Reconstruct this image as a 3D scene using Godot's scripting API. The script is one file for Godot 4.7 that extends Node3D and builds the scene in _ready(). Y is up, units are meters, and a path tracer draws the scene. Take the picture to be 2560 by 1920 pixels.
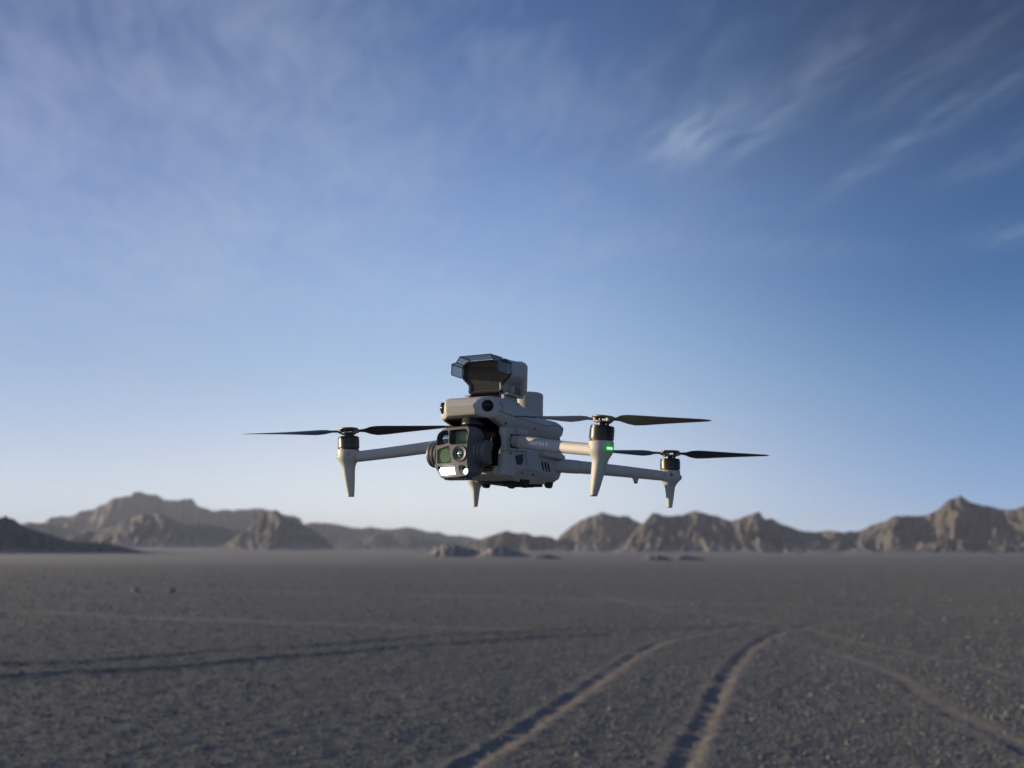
extends Node3D
# A quadcopter with a loudspeaker hovers over a gravel desert basin ringed by mountains, low sun from the left.
# Drone shapes are in millimetres, in the drone's own axes: x to its left (right in the picture), y up, z forward.

const MM := 0.001
var rng := RandomNumberGenerator.new()
var M := {}

func lin(r: float, g: float, b: float) -> Color:
	return Color(r, g, b).linear_to_srgb()

func _ready() -> void:
	rng.seed = 4711
	setup_view()
	make_materials()
	lay_ruts()
	make_ground()
	make_mountains()
	make_gravel()
	make_rocks()
	make_drone()

# ---------------------------------------------------------------- camera, sky, sun
func setup_view() -> void:
	var cam := Camera3D.new()
	cam.name = "camera"
	cam.position = Vector3(0, 1.6, 0)
	cam.rotation = Vector3(deg_to_rad(10.305), 0, 0)
	cam.near = 0.05
	cam.far = 40000.0
	var at := CameraAttributesPhysical.new()
	at.frustum_focal_length = 29.43
	at.frustum_focus_distance = 1.14
	at.exposure_aperture = 5.0
	at.frustum_near = 0.05
	at.frustum_far = 40000.0
	cam.attributes = at
	cam.fov = 44.37
	add_child(cam)

	var sun := DirectionalLight3D.new()
	sun.name = "sun"
	sun.light_color = lin(1.0, 0.79, 0.52)
	sun.light_energy = 1.6
	sun.light_angular_distance = 0.5
	sun.shadow_enabled = true
	sun.sky_mode = DirectionalLight3D.SKY_MODE_LIGHT_ONLY
	add_child(sun)
	var to_sun := Vector3(-sin(deg_to_rad(102.0)), tan(deg_to_rad(8.5)), cos(deg_to_rad(102.0)))
	sun.look_at_from_position(Vector3.ZERO, -to_sun, Vector3.UP)

	var env := Environment.new()
	env.background_mode = Environment.BG_SKY
	env.sky = Sky.new()
	var sm := PanoramaSkyMaterial.new()
	sm.panorama = ImageTexture.create_from_image(sky_image())
	env.sky.sky_material = sm
	env.tonemap_mode = Environment.TONE_MAPPER_LINEAR
	env.tonemap_exposure = 1.5
	env.sdfgi_enabled = true
	env.ssao_enabled = true
	env.ssil_enabled = true
	env.fog_enabled = true
	env.fog_density = 0.00004
	env.fog_light_color = lin(0.8, 0.87, 1.0)
	var we := WorldEnvironment.new()
	we.name = "surroundings"
	we.environment = env
	add_child(we)

const SKY_E := [-4.0, 0.0, 3.0, 6.5, 10.5, 15.5, 21.0, 28.0, 33.0, 50.0, 90.0, 120.0]
# sky colours towards the sun's side, ahead, and away from the sun, one triple for each of the elevations above
const SKY_A := [[219, 228, 238], [219, 228, 238], [215, 227, 240], [188, 206, 233], [162, 186, 222], [145, 170, 213], [128, 150, 198], [99, 121, 168], [88, 109, 155], [72, 98, 148], [62, 88, 140], [62, 88, 140]]
const SKY_B := [[230, 238, 246], [230, 238, 246], [226, 237, 246], [204, 219, 239], [169, 197, 230], [145, 176, 219], [122, 153, 201], [91, 120, 170], [71, 101, 151], [62, 91, 142], [62, 88, 140], [62, 88, 140]]
const SKY_C := [[150, 187, 227], [150, 187, 227], [125, 168, 218], [107, 150, 201], [90, 134, 184], [63, 108, 161], [54, 92, 142], [45, 70, 108], [42, 66, 104], [50, 76, 122], [62, 88, 140], [62, 88, 140]]

func sky_at(table: Array, e: float) -> Vector3:
	var k := 1
	while k < 9 and SKY_E[k + 1] < e:
		k += 1
	var out := Vector3()
	var w: float = (e - SKY_E[k]) / (SKY_E[k + 1] - SKY_E[k])
	for i in 3:
		out[i] = cubic_interpolate_in_time(table[k][i], table[k + 1][i], table[k - 1][i], table[k + 2][i], w, SKY_E[k + 1] - SKY_E[k], SKY_E[k - 1] - SKY_E[k], SKY_E[k + 2] - SKY_E[k])
	var c := Color(out.x / 255.0, out.y / 255.0, out.z / 255.0).srgb_to_linear()
	return Vector3(c.r, c.g, c.b)

func sky_image() -> Image:
	var W := 2560
	var H := 1280
	var k := 1.0 / 1.5
	var nodes := [-0.2, 0.0, 0.175, 0.396, 0.642, 1.0, 1.2]
	var weights := []
	for x in W:
		var az := (x + 0.5) / W * TAU
		var c: float = 0.5 + 0.5 * cos(az + deg_to_rad(102.0))
		var s := 1
		while s < 4 and nodes[s + 1] < c:
			s += 1
		var t: float = (c - nodes[s]) / (nodes[s + 1] - nodes[s])
		var w5 := []
		for j in 7:
			var v := [0.0, 0.0, 0.0, 0.0]
			for q in 4:
				v[q] = 1.0 if s - 1 + q == j else 0.0
			w5.append(cubic_interpolate_in_time(v[1], v[2], v[0], v[3], t, nodes[s + 1] - nodes[s], nodes[s - 1] - nodes[s], nodes[s + 2] - nodes[s]))
		# columns: beyond, anti-sun, C, B, A, sun, beyond -> weights on C, B, A
		weights.append(Vector3((w5[0] + w5[1]) * 1.1 + w5[2], w5[3], w5[4] + (w5[5] + w5[6]) * 1.3))
	var fine := FastNoiseLite.new()
	fine.seed = 11
	fine.noise_type = FastNoiseLite.TYPE_SIMPLEX
	fine.frequency = 1.0
	fine.fractal_type = FastNoiseLite.FRACTAL_FBM
	fine.fractal_octaves = 5
	fine.fractal_gain = 0.55
	var broad := FastNoiseLite.new()
	broad.seed = 5
	broad.noise_type = FastNoiseLite.TYPE_SIMPLEX
	broad.frequency = 1.0
	broad.fractal_octaves = 3
	var data := PackedFloat32Array()
	data.resize(W * H * 3)
	var cosines := PackedFloat32Array()
	var sines := PackedFloat32Array()
	for x in W:
		var az := (x + 0.5) / W * TAU
		sines.append(sin(az))
		cosines.append(cos(az))
	var o := 0
	for row in H:
		var e := 90.0 - (row + 0.5) / H * 180.0
		var ee := maxf(e, 0.0)
		var a := sky_at(SKY_A, ee) * k
		var b := sky_at(SKY_B, ee) * k
		var c := sky_at(SKY_C, ee) * k
		var er := deg_to_rad(ee)
		var reach := cos(er) / (sin(er) + 0.06)
		var fade := smoothstep(5.0, 14.0, e) * 0.9
		var cover_tone := Vector3(0.44, 0.53, 0.69) * k
		for x in W:
			var w: Vector3 = weights[x]
			var v := c * w.x + b * w.y + a * w.z
			if fade > 0.0:
				var px := sines[x] * reach
				var pz := cosines[x] * reach
				var s := px + 0.26 * pz
				var veil := broad.get_noise_2d(s * 0.9 + 3.0, pz * 0.6) * 0.5 + 0.5
				var warp := broad.get_noise_2d(px * 2.2 + 11.0, pz * 2.2) * 0.11
				var n := fine.get_noise_2d((s + warp) * 3.4, pz * 1.7 + warp * 2.0)
				var n2 := fine.get_noise_2d((s + warp * 0.35) * 15.0 + 40.0, pz * 4.2)
				var side := smoothstep(1.1, -0.8, px)
				var d := clampf(veil * (0.08 + 0.92 * side) * 0.36 + (n * 0.17 + n2 * 0.11) * (0.14 + side * 0.8) - 0.04, 0.0, 0.55)
				if pz > 0.9 and px > 0.1 and px < 1.7:
					var m := fine.get_noise_2d((px + 0.34 * pz + warp * 0.25) * 17.0 + 7.0, pz * 4.4 + 9.0) * 0.95
					d += wisp(px, pz, 0.385, 1.88, 0.064, 0.11, 0.42, m)
					d += wisp(px, pz, 0.53, 1.83, 0.03, 0.17, 0.13, m)
					d += wisp(px, pz, 0.60, 1.56, 0.06, 0.11, 0.13, m)
					d += wisp(px, pz, 0.80, 2.0, 0.03, 0.16, 0.14, m)
					d += wisp(px, pz, 0.90, 1.72, 0.05, 0.2, 0.11, m)
					d += wisp(px, pz, 1.06, 1.95, 0.06, 0.16, 0.10, m)
					d += wisp(px, pz, 0.78, 1.6, 0.05, 0.22, 0.08, m)
					d += wisp(px, pz, 0.55, 2.5, 0.5, 0.08, 0.09, m)
					d += wisp(px, pz, 1.35, 2.35, 0.12, 0.09, 0.16, m)
				d *= fade
				v = v.lerp(cover_tone, minf(d, 0.7))
			data[o] = v.x
			data[o + 1] = v.y
			data[o + 2] = v.z
			o += 3
	return Image.create_from_data(W, H, false, Image.FORMAT_RGBF, data.to_byte_array())

func wisp(px: float, pz: float, cx: float, cz: float, w: float, l: float, strength: float, n: float) -> float:
	# a tuft of cirrus, long along the wind
	var dz := pz - cz
	var dx := px - cx + 0.24 * dz + n * 0.006
	var q := (dx * dx) / (w * w) + (dz * dz) / (l * l)
	if q > 6.0:
		return 0.0
	return strength * exp(-q * 0.8) * clampf(0.78 + n * 1.1, 0.1, 1.5)

# ---------------------------------------------------------------- materials
func mat(called: String, c: Color, rough := 0.6, metal := 0.0) -> StandardMaterial3D:
	var m := StandardMaterial3D.new()
	m.resource_name = called
	m.albedo_color = c
	m.roughness = rough
	m.metallic = metal
	M[called] = m
	return m

func noise_texture(freq: float, seed_: int, lo: Color, hi: Color, size := 512, octaves := 4) -> NoiseTexture2D:
	var n := FastNoiseLite.new()
	n.seed = seed_
	n.frequency = freq
	n.fractal_octaves = octaves
	var t := NoiseTexture2D.new()
	t.width = size
	t.height = size
	t.seamless = true
	t.noise = n
	var g := Gradient.new()
	g.set_color(0, lo)
	g.set_color(1, hi)
	t.color_ramp = g
	return t

func make_materials() -> void:
	var grain := noise_texture(0.03, 3, Color(0.925, 0.92, 0.915), Color(1, 1, 1), 512, 6)
	var shell := mat("grey_shell", lin(0.43, 0.418, 0.392), 0.55)
	shell.albedo_texture = grain
	shell.uv1_triplanar = true
	shell.uv1_scale = Vector3.ONE * 14.0
	var head := mat("dark_shell", lin(0.098, 0.098, 0.099), 0.5)
	head.albedo_texture = grain
	head.uv1_triplanar = true
	head.uv1_scale = Vector3.ONE * 14.0
	mat("black", lin(0.006, 0.006, 0.007), 1.0).metallic_specular = 0.06
	mat("rubber", lin(0.03, 0.03, 0.032), 0.85).metallic_specular = 0.25
	mat("seam", lin(0.05, 0.05, 0.05), 0.8)
	mat("motor", lin(0.035, 0.035, 0.037), 0.36, 0.75)
	mat("motor_ring", lin(0.1, 0.085, 0.07), 0.35, 0.8)
	mat("copper", lin(0.16, 0.085, 0.055), 0.45, 0.7)
	mat("blade", lin(0.035, 0.037, 0.04), 0.42)
	mat("hub", lin(0.16, 0.145, 0.125), 0.5, 0.3)
	mat("screw", lin(0.12, 0.12, 0.12), 0.4, 0.6)
	var glass := mat("lens_glass", lin(0.008, 0.009, 0.013), 0.16)
	glass.metallic_specular = 0.35
	var green := mat("coated_glass", lin(0.05, 0.072, 0.03), 0.14)
	green.metallic_specular = 0.4
	mat("coating", lin(0.07, 0.125, 0.045), 0.18)
	mat("mirror_lens", lin(0.5, 0.58, 0.56), 0.08, 1.0)
	var trim := mat("glossy_trim", lin(0.035, 0.028, 0.024), 0.2)
	trim.metallic_specular = 0.7
	mat("grille", lin(0.085, 0.085, 0.085), 0.8).metallic_specular = 0.2
	mat("lettering", lin(0.9, 0.9, 0.9), 0.5)
	mat("sticker", lin(0.012, 0.011, 0.01), 0.4)
	mat("sticker_print", lin(0.55, 0.45, 0.3), 0.5)
	mat("latch", lin(0.36, 0.32, 0.31), 0.5)
	var visor := mat("smoked_plastic", Color(0.16, 0.21, 0.28, 0.42), 0.08)
	visor.transparency = BaseMaterial3D.TRANSPARENCY_ALPHA
	visor.metallic_specular = 0.5
	mat("visor_edge", lin(0.02, 0.022, 0.026), 0.25)
	var white := mat("white_lamp", Color(1, 1, 1), 0.5)
	white.emission_enabled = true
	white.emission = Color(1, 1, 1)
	white.emission_energy_multiplier = 1.6
	var led := mat("green_led", lin(0.02, 0.4, 0.06), 0.4)
	led.emission_enabled = true
	led.emission = lin(0.05, 1.0, 0.1)
	led.emission_energy_multiplier = 0.9
	var core := mat("green_led_core", lin(0.3, 0.9, 0.4), 0.4)
	core.emission_enabled = true
	core.emission = lin(0.45, 1.0, 0.6)
	core.emission_energy_multiplier = 1.1
	var cover := mat("green_lens_cover", lin(0.01, 0.11, 0.02), 0.2)
	cover.emission_enabled = true
	cover.emission = lin(0.0, 0.35, 0.03)
	cover.emission_energy_multiplier = 0.35

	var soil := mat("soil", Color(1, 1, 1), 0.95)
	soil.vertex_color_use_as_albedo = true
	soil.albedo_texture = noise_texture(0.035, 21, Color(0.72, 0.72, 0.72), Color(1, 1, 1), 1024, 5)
	soil.uv1_triplanar = true
	soil.uv1_world_triplanar = true
	soil.uv1_scale = Vector3.ONE * 0.83
	soil.heightmap_enabled = true
	soil.heightmap_scale = 0.7
	soil.heightmap_texture = noise_texture(0.05, 8, Color.BLACK, Color.WHITE, 1024, 5)
	var rock := mat("rock", Color(1, 1, 1), 0.95)
	rock.vertex_color_use_as_albedo = true
	var stone := mat("stone", Color(1, 1, 1), 0.9)
	stone.vertex_color_use_as_albedo = true

# ---------------------------------------------------------------- ground
const RUTS := {
	"right": "-0.49,-6.75 -0.40,-7.60 -0.05,-8.69 0.69,-11.31 1.62,-14.59 2.85,-18.39 3.48,-19.46 4.3,-20.7 5.6,-22.1",
	"middle": "0.80,-5.6 0.99,-6.55 1.28,-7.60 1.83,-9.51 2.53,-11.97 3.20,-14.19 4.09,-16.85 4.81,-18.73 5.25,-19.65 5.93,-20.88 7.91,-23.3 10.0,-25.1 14,-27",
	"cross_a": "5.22,-19.55 5.19,-18.73 5.33,-16.85 5.19,-14.59 5.08,-12.88 4.59,-10.75 4.48,-9.62 4.30,-8.36 4.1,-7",
	"cross_b": "3.4,-40 4.41,-30.08 5.61,-26.2 6.02,-24.31 6.36,-21.44 6.34,-19.09 6.51,-17.43 6.55,-15.73 6.60,-14.59 6.60,-13.26 6.66,-12.19 6.6,-9",
	"left_a": "-9.6,-13.4 -8.47,-13.99 -7.54,-14.39 -6.92,-14.59 -6.18,-15.14 -5.48,-15.87 -4.39,-16.99 -3.37,-17.58 -2.23,-18.91 -1.27,-19.84 -0.11,-20.48 1.30,-21.14 3.41,-21.2 5.15,-21.91 7,-22.2",
	"left_b": "-8.4,-11.8 -7.47,-12.37 -6.75,-12.90 -6.38,-13.24 -5.90,-13.61 -5.20,-13.99 -4.49,-14.59 -3.84,-15.37 -2.82,-16.13 -2.08,-16.99 -0.94,-18.06 0.05,-18.91 0.97,-19.55 2,-20",
	"far_a": "-16,-45 -12.29,-43.52 -4.31,-39.40 2.24,-35.99 4.06,-34.0 6.49,-32.4 9.72,-29.83 11.50,-28.08 15.60,-26.58 20,-25",
	"far_b": "-22,-31 -18.23,-29.77 -15.53,-28.8 -11.10,-26.23 -8.15,-24.72 -4.41,-22.91 -2.56,-22.15 0,-21.3",
}
const RUT_DEPTH := {"right": 0.8, "middle": 0.9, "cross_a": 0.4, "cross_b": 0.6, "left_a": 1.7, "left_b": 2.1, "far_a": 0.55, "far_b": 0.5}
const RUT_TONE := {"right": 0.95, "middle": 0.95, "cross_a": 0.6, "cross_b": 0.55, "left_a": 0.0, "left_b": 0.0, "far_a": 0.6, "far_b": 0.4}
var rut_cells := {}
var fans := FastNoiseLite.new()
var lumps := FastNoiseLite.new()
var swell := FastNoiseLite.new()

func numbers(s: String) -> PackedVector2Array:
	var out := PackedVector2Array()
	for p in s.split(" ", false):
		var q := p.split(",")
		out.append(Vector2(q[0].to_float(), q[1].to_float()))
	return out

func lay_ruts() -> void:
	fans.seed = 91
	fans.frequency = 0.0012
	fans.fractal_octaves = 3
	lumps.seed = 77
	lumps.frequency = 2.6
	lumps.fractal_octaves = 3
	swell.seed = 78
	swell.frequency = 0.12
	swell.fractal_octaves = 3
	for key in RUTS:
		var p := numbers(RUTS[key])
		var dense := PackedVector2Array()
		for i in p.size() - 1:
			var before := p[maxi(i - 1, 0)]
			var after := p[mini(i + 2, p.size() - 1)]
			for j in 6:
				dense.append(p[i].cubic_interpolate(p[i + 1], before, after, j / 6.0))
		dense.append(p[-1])
		for i in dense.size() - 1:
			var a := dense[i]
			var b := dense[i + 1]
			var lo := (a.min(b) - Vector2(0.5, 0.5)).floor()
			var hi := (a.max(b) + Vector2(0.5, 0.5)).floor()
			for cx in range(int(lo.x), int(hi.x) + 1):
				for cz in range(int(lo.y), int(hi.y) + 1):
					var cell := Vector2i(cx, cz)
					if not rut_cells.has(cell):
						rut_cells[cell] = []
					rut_cells[cell].append([a, b, RUT_DEPTH[key], 2.2 if key.begins_with("far") else 1.0, RUT_TONE[key]])

func rut_at(x: float, z: float) -> Vector2:
	# (height change, how much bare soil shows)
	var cell := Vector2i(floori(x), floori(z))
	if not rut_cells.has(cell):
		return Vector2.ZERO
	var out := Vector2.ZERO
	var p := Vector2(x, z)
	var wob := lumps.get_noise_2d(x * 0.5, z * 0.5)
	for s in rut_cells[cell]:
		var a: Vector2 = s[0]
		var b: Vector2 = s[1]
		var ab := b - a
		var t := clampf((p - a).dot(ab) / ab.length_squared(), 0.0, 1.0)
		var d := (p - a - ab * t).length() * (1.0 + wob * 0.16)
		if d < 0.45:
			var k: float = s[2] * (0.85 + wob * 0.5)
			var h := -0.019 * (1.0 - smoothstep(0.04, 0.13, d)) + 0.008 * exp(-pow((d - 0.18) / 0.045, 2))
			if absf(h * k) > absf(out.x):
				out.x = h * k
			out.y = maxf(out.y, (1.0 - smoothstep(0.12, 0.3, d / s[3])) * s[4])
	return out

func rise(x: float, z: float) -> float:
	# gravel fans climb towards the mountains, more so on the left
	var r := sqrt(x * x + z * z)
	if r < 900.0:
		return 0.0
	var fan := fans.get_noise_2d(x, z)
	return 16.0 * pow((r - 900.0) / 3100.0, 1.4) * (1.0 + 0.75 * smoothstep(0.1, -0.4, x / r) + 0.45 * fan)

func ground_height(x: float, z: float, r: float) -> float:
	var near := 1.0 - smoothstep(30.0, 240.0, r)
	var h := rise(x, z)
	if near > 0.0:
		h += (lumps.get_noise_2d(x, z) * 0.013 + swell.get_noise_2d(x, z) * 0.04) * near
	return h

func make_ground() -> void:
	var angles := PackedFloat32Array()
	var a := -180.0
	while a < 180.0:
		angles.append(deg_to_rad(a))
		a += 0.24 if absf(a) < 33.0 else (0.6 if absf(a) < 84.0 else 4.0)
	var radii := PackedFloat32Array([0.4, 1.2, 2.2, 3.0])
	while radii[-1] < 16000.0:
		var r := radii[-1]
		radii.append(r + (0.03 if r < 4.5 else r * (0.0038 if r < 24.0 else 0.0075 if r < 45.0 else (0.03 if r < 600.0 else 0.045))))
	var na := angles.size()
	var verts := PackedVector3Array()
	var cols := PackedColorArray()
	var norms := PackedVector3Array()
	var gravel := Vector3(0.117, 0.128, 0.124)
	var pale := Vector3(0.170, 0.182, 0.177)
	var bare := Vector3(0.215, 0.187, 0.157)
	for r in radii:
		for t in angles:
			var x := r * sin(t)
			var z := -r * cos(t)
			var h := ground_height(x, z, r)
			var k := Vector2.ZERO
			if r < 60.0:
				k = rut_at(x, z)
			var patch := swell.get_noise_2d(x * 0.35 + 9.0, z * 0.35) * 0.5 + 0.5
			var soil := clampf(k.y * 0.95 + smoothstep(0.6, 0.95, patch) * 0.2, 0.0, 1.0)
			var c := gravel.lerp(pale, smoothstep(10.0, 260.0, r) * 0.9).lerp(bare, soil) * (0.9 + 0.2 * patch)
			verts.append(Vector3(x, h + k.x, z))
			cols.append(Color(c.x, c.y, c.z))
	var idx := PackedInt32Array()
	for i in radii.size() - 1:
		for j in na:
			var p := i * na + j
			var q := i * na + (j + 1) % na
			idx.append_array([p, p + na, q, q, p + na, q + na])
	norms.resize(verts.size())
	for i in range(0, idx.size(), 3):
		var n := (verts[idx[i + 2]] - verts[idx[i]]).cross(verts[idx[i + 1]] - verts[idx[i]])
		norms[idx[i]] += n
		norms[idx[i + 1]] += n
		norms[idx[i + 2]] += n
	var flip := norms[na * 3].y < 0.0
	for i in norms.size():
		norms[i] = (-norms[i] if flip else norms[i]).normalized()
	var arrays := []
	arrays.resize(Mesh.ARRAY_MAX)
	arrays[Mesh.ARRAY_VERTEX] = verts
	arrays[Mesh.ARRAY_NORMAL] = norms
	arrays[Mesh.ARRAY_COLOR] = cols
	arrays[Mesh.ARRAY_INDEX] = idx
	var mesh := ArrayMesh.new()
	mesh.add_surface_from_arrays(Mesh.PRIMITIVE_TRIANGLES, arrays)
	mesh.surface_set_material(0, M.soil)
	var o := MeshInstance3D.new()
	o.name = "ground"
	o.mesh = mesh
	add_child(o, true)
	o.set_meta("kind", "structure")
	o.set_meta("label", "flat dark gravel desert floor with pale tyre ruts crossing it")
	o.set_meta("category", "ground")

func stone_mesh(k: int) -> ArrayMesh:
	var s := SphereMesh.new()
	s.radius = 1.0
	s.height = 2.0
	s.radial_segments = 6
	s.rings = 3
	var arr := s.get_mesh_arrays()
	var v: PackedVector3Array = arr[Mesh.ARRAY_VERTEX]
	var n := FastNoiseLite.new()
	n.seed = 100 + k
	n.frequency = 0.9
	for i in v.size():
		v[i] = v[i] * (1.0 + 0.55 * n.get_noise_3dv(v[i] * 1.3 + Vector3.ONE * k * 7.0)) * Vector3(1, 0.72, 0.86)
	var st := SurfaceTool.new()
	st.begin(Mesh.PRIMITIVE_TRIANGLES)
	st.set_smooth_group(-1)
	for i in arr[Mesh.ARRAY_INDEX]:
		st.add_vertex(v[i])
	st.generate_normals()
	st.set_material(M.stone)
	return st.commit()

func make_gravel() -> void:
	for k in 3:
		var count := 112000
		var mm := MultiMesh.new()
		mm.transform_format = MultiMesh.TRANSFORM_3D
		mm.use_colors = true
		mm.mesh = stone_mesh(k)
		mm.instance_count = count
		var buf := PackedFloat32Array()
		buf.resize(count * 16)
		for i in count:
			var r := 4.6 * pow(280.0 / 4.6, rng.randf())
			while rng.randf() < smoothstep(25.0, 260.0, r) * 0.97 + 0.03 * float(r > 260.0):
				r = 4.6 * pow(280.0 / 4.6, rng.randf())
			var t := deg_to_rad(rng.randf_range(-34.0, 34.0))
			if rng.randf() < 0.33:
				t = deg_to_rad((34.0 + 56.0 * pow(rng.randf(), 1.35)) * (1.0 if rng.randf() < 0.5 else -1.0))
			var x := r * sin(t)
			var z := -r * cos(t)
			var size := (0.0035 + 0.0078 * pow(rng.randf(), 2.0) + (0.018 * rng.randf() if rng.randf() < 0.009 else 0.0)) * pow(r / 7.0, 0.5)
			var cut := rut_at(x, z)
			if cut.y > 0.3 and rng.randf() < 0.88:
				size *= 0.3
			var y := ground_height(x, z, r) + cut.x + size * 0.25
			var b := Basis.from_euler(Vector3(rng.randf_range(-0.5, 0.5), rng.randf() * TAU, rng.randf_range(-0.5, 0.5))) * Basis.from_scale(Vector3.ONE * size)
			var o := i * 16
			buf[o] = b.x.x
			buf[o + 1] = b.y.x
			buf[o + 2] = b.z.x
			buf[o + 3] = x
			buf[o + 4] = b.x.y
			buf[o + 5] = b.y.y
			buf[o + 6] = b.z.y
			buf[o + 7] = y
			buf[o + 8] = b.x.z
			buf[o + 9] = b.y.z
			buf[o + 10] = b.z.z
			buf[o + 11] = z
			var tone := rng.randf_range(0.06, 0.195) * (1.8 if rng.randf() < 0.05 else 1.0)
			var warm := rng.randf()
			buf[o + 12] = tone * (0.95 + 0.2 * warm * warm)
			buf[o + 13] = tone * 1.01
			buf[o + 14] = tone * (1.02 - 0.24 * warm * warm)
			buf[o + 15] = 1.0
		mm.buffer = buf
		var o := MultiMeshInstance3D.new()
		o.name = "gravel"
		o.multimesh = mm
		add_child(o, true)
		o.set_meta("kind", "stuff")
		o.set_meta("label", "small grey and tan stones strewn over the desert floor")
		o.set_meta("group", "loose stones on the desert floor")
		o.set_meta("category", "gravel")

func make_rocks() -> void:
	var spots := [[Vector3(2.55, 0.07, -50.0), 0.095, "small pale pinkish rock alone on the far gravel, right of centre", Color(0.34, 0.25, 0.21)],
		[Vector3(-16.9, 0.03, -43.2), 0.22, "low grey lump of earth far left, the left one of two", Color(0.15, 0.148, 0.148)],
		[Vector3(-15.1, 0.03, -42.6), 0.24, "low grey lump of earth far left, the right one of two", Color(0.155, 0.152, 0.15)]]
	for s in spots:
		var base := stone_mesh(40 + int(s[1] * 100.0))
		var st := SurfaceTool.new()
		st.append_from(base, 0, Transform3D(Basis.from_scale(Vector3(1.0, 0.7, 0.8) * s[1]), Vector3.ZERO))
		var m := mat("rock_tone", s[3].linear_to_srgb(), 0.95)
		st.set_material(m)
		var o := MeshInstance3D.new()
		o.name = "rock"
		o.mesh = st.commit()
		o.position = s[0]
		add_child(o, true)
		o.set_meta("label", s[2])
		o.set_meta("category", "rock")

# ---------------------------------------------------------------- mountains
# place, turn about y, crest as (along, height) pairs in metres, depth of the near slope, label
func make_mountains() -> void:
	ridge("mountain", Vector2(-3043.6, -8469.8), 0.3450, "-1515,126 -1284,211 -1140,262 -1040,277 -932,328 -855,342 -680,402 -476,475 -361,513 -282,556 -215,543 -118,540 -21,490 46,495 172,492 244,438 346,397 558,411 685,419 845,419 951,392 1099,324 1288,215 1515,98", 1700, "tallest hazy grey mountain with a rounded summit, at the left", 0.78, 1)
	ridge("mountain", Vector2(-974.9, -8141.8), 0.1192, "-1017,144 -856,254 -724,268 -550,269 -453,249 -314,226 -207,236 -108,217 0,224 85,244 167,228 280,197 349,201 431,171 545,164 669,142 843,103 1017,70", 1100, "long low hazy mountain ridge behind the left and middle hills", 0.85, 2)
	ridge("hill", Vector2(-2942.0, -6130.7), 0.4474, "-396,107 -246,176 -161,205 -39,201 58,180 177,148 295,100 396,53", 600, "low grey hill between the dark left hill and the tallest mountain", 0.95, 3)
	ridge("hill", Vector2(-1753.7, -4895.4), 0.3440, "-511,44 -477,91 -335,132 -242,165 -175,203 -122,209 -59,214 -12,193 36,168 117,168 182,168 239,150 343,122 511,43", 620, "wide brown hill in front of the tallest mountain", 0.9, 4)
	ridge("hill", Vector2(-1102.4, -4465.9), 0.2420, "-268,30 -196,71 -105,145 -71,191 -43,210 11,203 41,177 71,173 108,150 178,110 234,68 268,31", 480, "steep reddish brown hill right of the wide brown hill", 0.95, 5)
	ridge("hill", Vector2(-633.8, -5966.4), 0.1058, "-410,45 -359,72 -269,103 -181,139 -79,125 43,115 166,94 299,74 410,46", 450, "low brown ridge below the gimbal, before the hazy ridge", 0.95, 6)
	ridge("mountain", Vector2(441.1, -4277.3), -0.1028, "-271,25 -237,77 -193,119 -133,158 -90,173 -37,191 6,182 43,176 72,179 107,161 137,143 203,95 271,24", 420, "broad dome shaped brown mountain right of the middle, furrowed face", 1.0, 7)
	ridge("mountain", Vector2(1473.7, -4251.8), -0.3337, "-201,51 -115,104 -65,113 4,103 38,111 91,103 201,19", 330, "low saddle of brown rock between the two right hand mountains", 0.95, 8)
	ridge("hill", Vector2(26.2, -4199.9), -0.0062, "-272,19 -234,38 -185,67 -127,85 -84,99 -47,107 -12,99 30,99 74,85 109,88 146,81 174,63 230,31 272,15", 330, "low brown hills in the gap below the drone's belly", 0.95, 9)
	ridge("mountain", Vector2(832.8, -3605.1), -0.2270, "-426,17 -389,59 -351,108 -318,133 -299,159 -262,157 -229,154 -172,160 -157,172 -118,166 -75,159 -40,146 9,130 39,145 76,154 103,161 116,142 147,140 181,122 209,110 244,92 295,85 358,57 426,13", 430, "jagged dark brown mountain with twin peaks under the rear leg", 1.0, 10)
	ridge("mountain", Vector2(1525.3, -3260.9), -0.4375, "-470,13 -398,55 -306,94 -261,115 -229,117 -190,135 -147,138 -80,144 -46,169 -14,195 18,202 42,194 65,177 105,167 161,149 182,153 208,166 268,185 324,165 387,114 470,50", 470, "large dark mountain with a rounded knob summit at the right edge", 1.0, 11)
	ridge("hill", Vector2(1145.5, -2445.0), -0.4381, "-222,2 -183,11 -113,18 -52,35 -28,43 2,39 32,31 92,27 154,21 222,4", 150, "small reddish hill at the foot of the right edge mountain", 1.0, 12)
	ridge("hill", Vector2(-808.3, -1719.5), 0.4394, "-187,41 -153,59 -104,67 -97,70 -84,67 -73,58 -52,48 -25,40 11,27 62,25 99,19 130,10 170,5 187,0", 190, "dark near hill sloping down at the left edge", 0.8, 13)
	ridge("mound", Vector2(-53.4, -898.4), 0.0594, "-38.4,-0.6 -29.1,2.3 -19.8,6.0 -10.9,11.3 -1.9,11.8 7.5,8.6 19.6,6.4 29,3 38.4,-0.6", 30, "small sandy mound in the middle distance, the left of a pair", 3.0, 14)
	ridge("mound", Vector2(-5.4, -860.0), 0.0063, "-30.5,-0.5 -23.4,2.7 -12.3,8.7 -1.8,8.3 8.3,5.8 23,1.2 30.5,-0.5", 26, "small sandy mound in the middle distance, the right of a pair", 3.0, 15)
	ridge("mound", Vector2(16.2, -419.7), -0.0386, "-9.2,-0.2 -4.8,1.9 -0.4,1.9 4,0.9 9.2,-0.5", 6, "tiny dark mound just right of the sandy pair", 2.5, 16)
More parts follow.
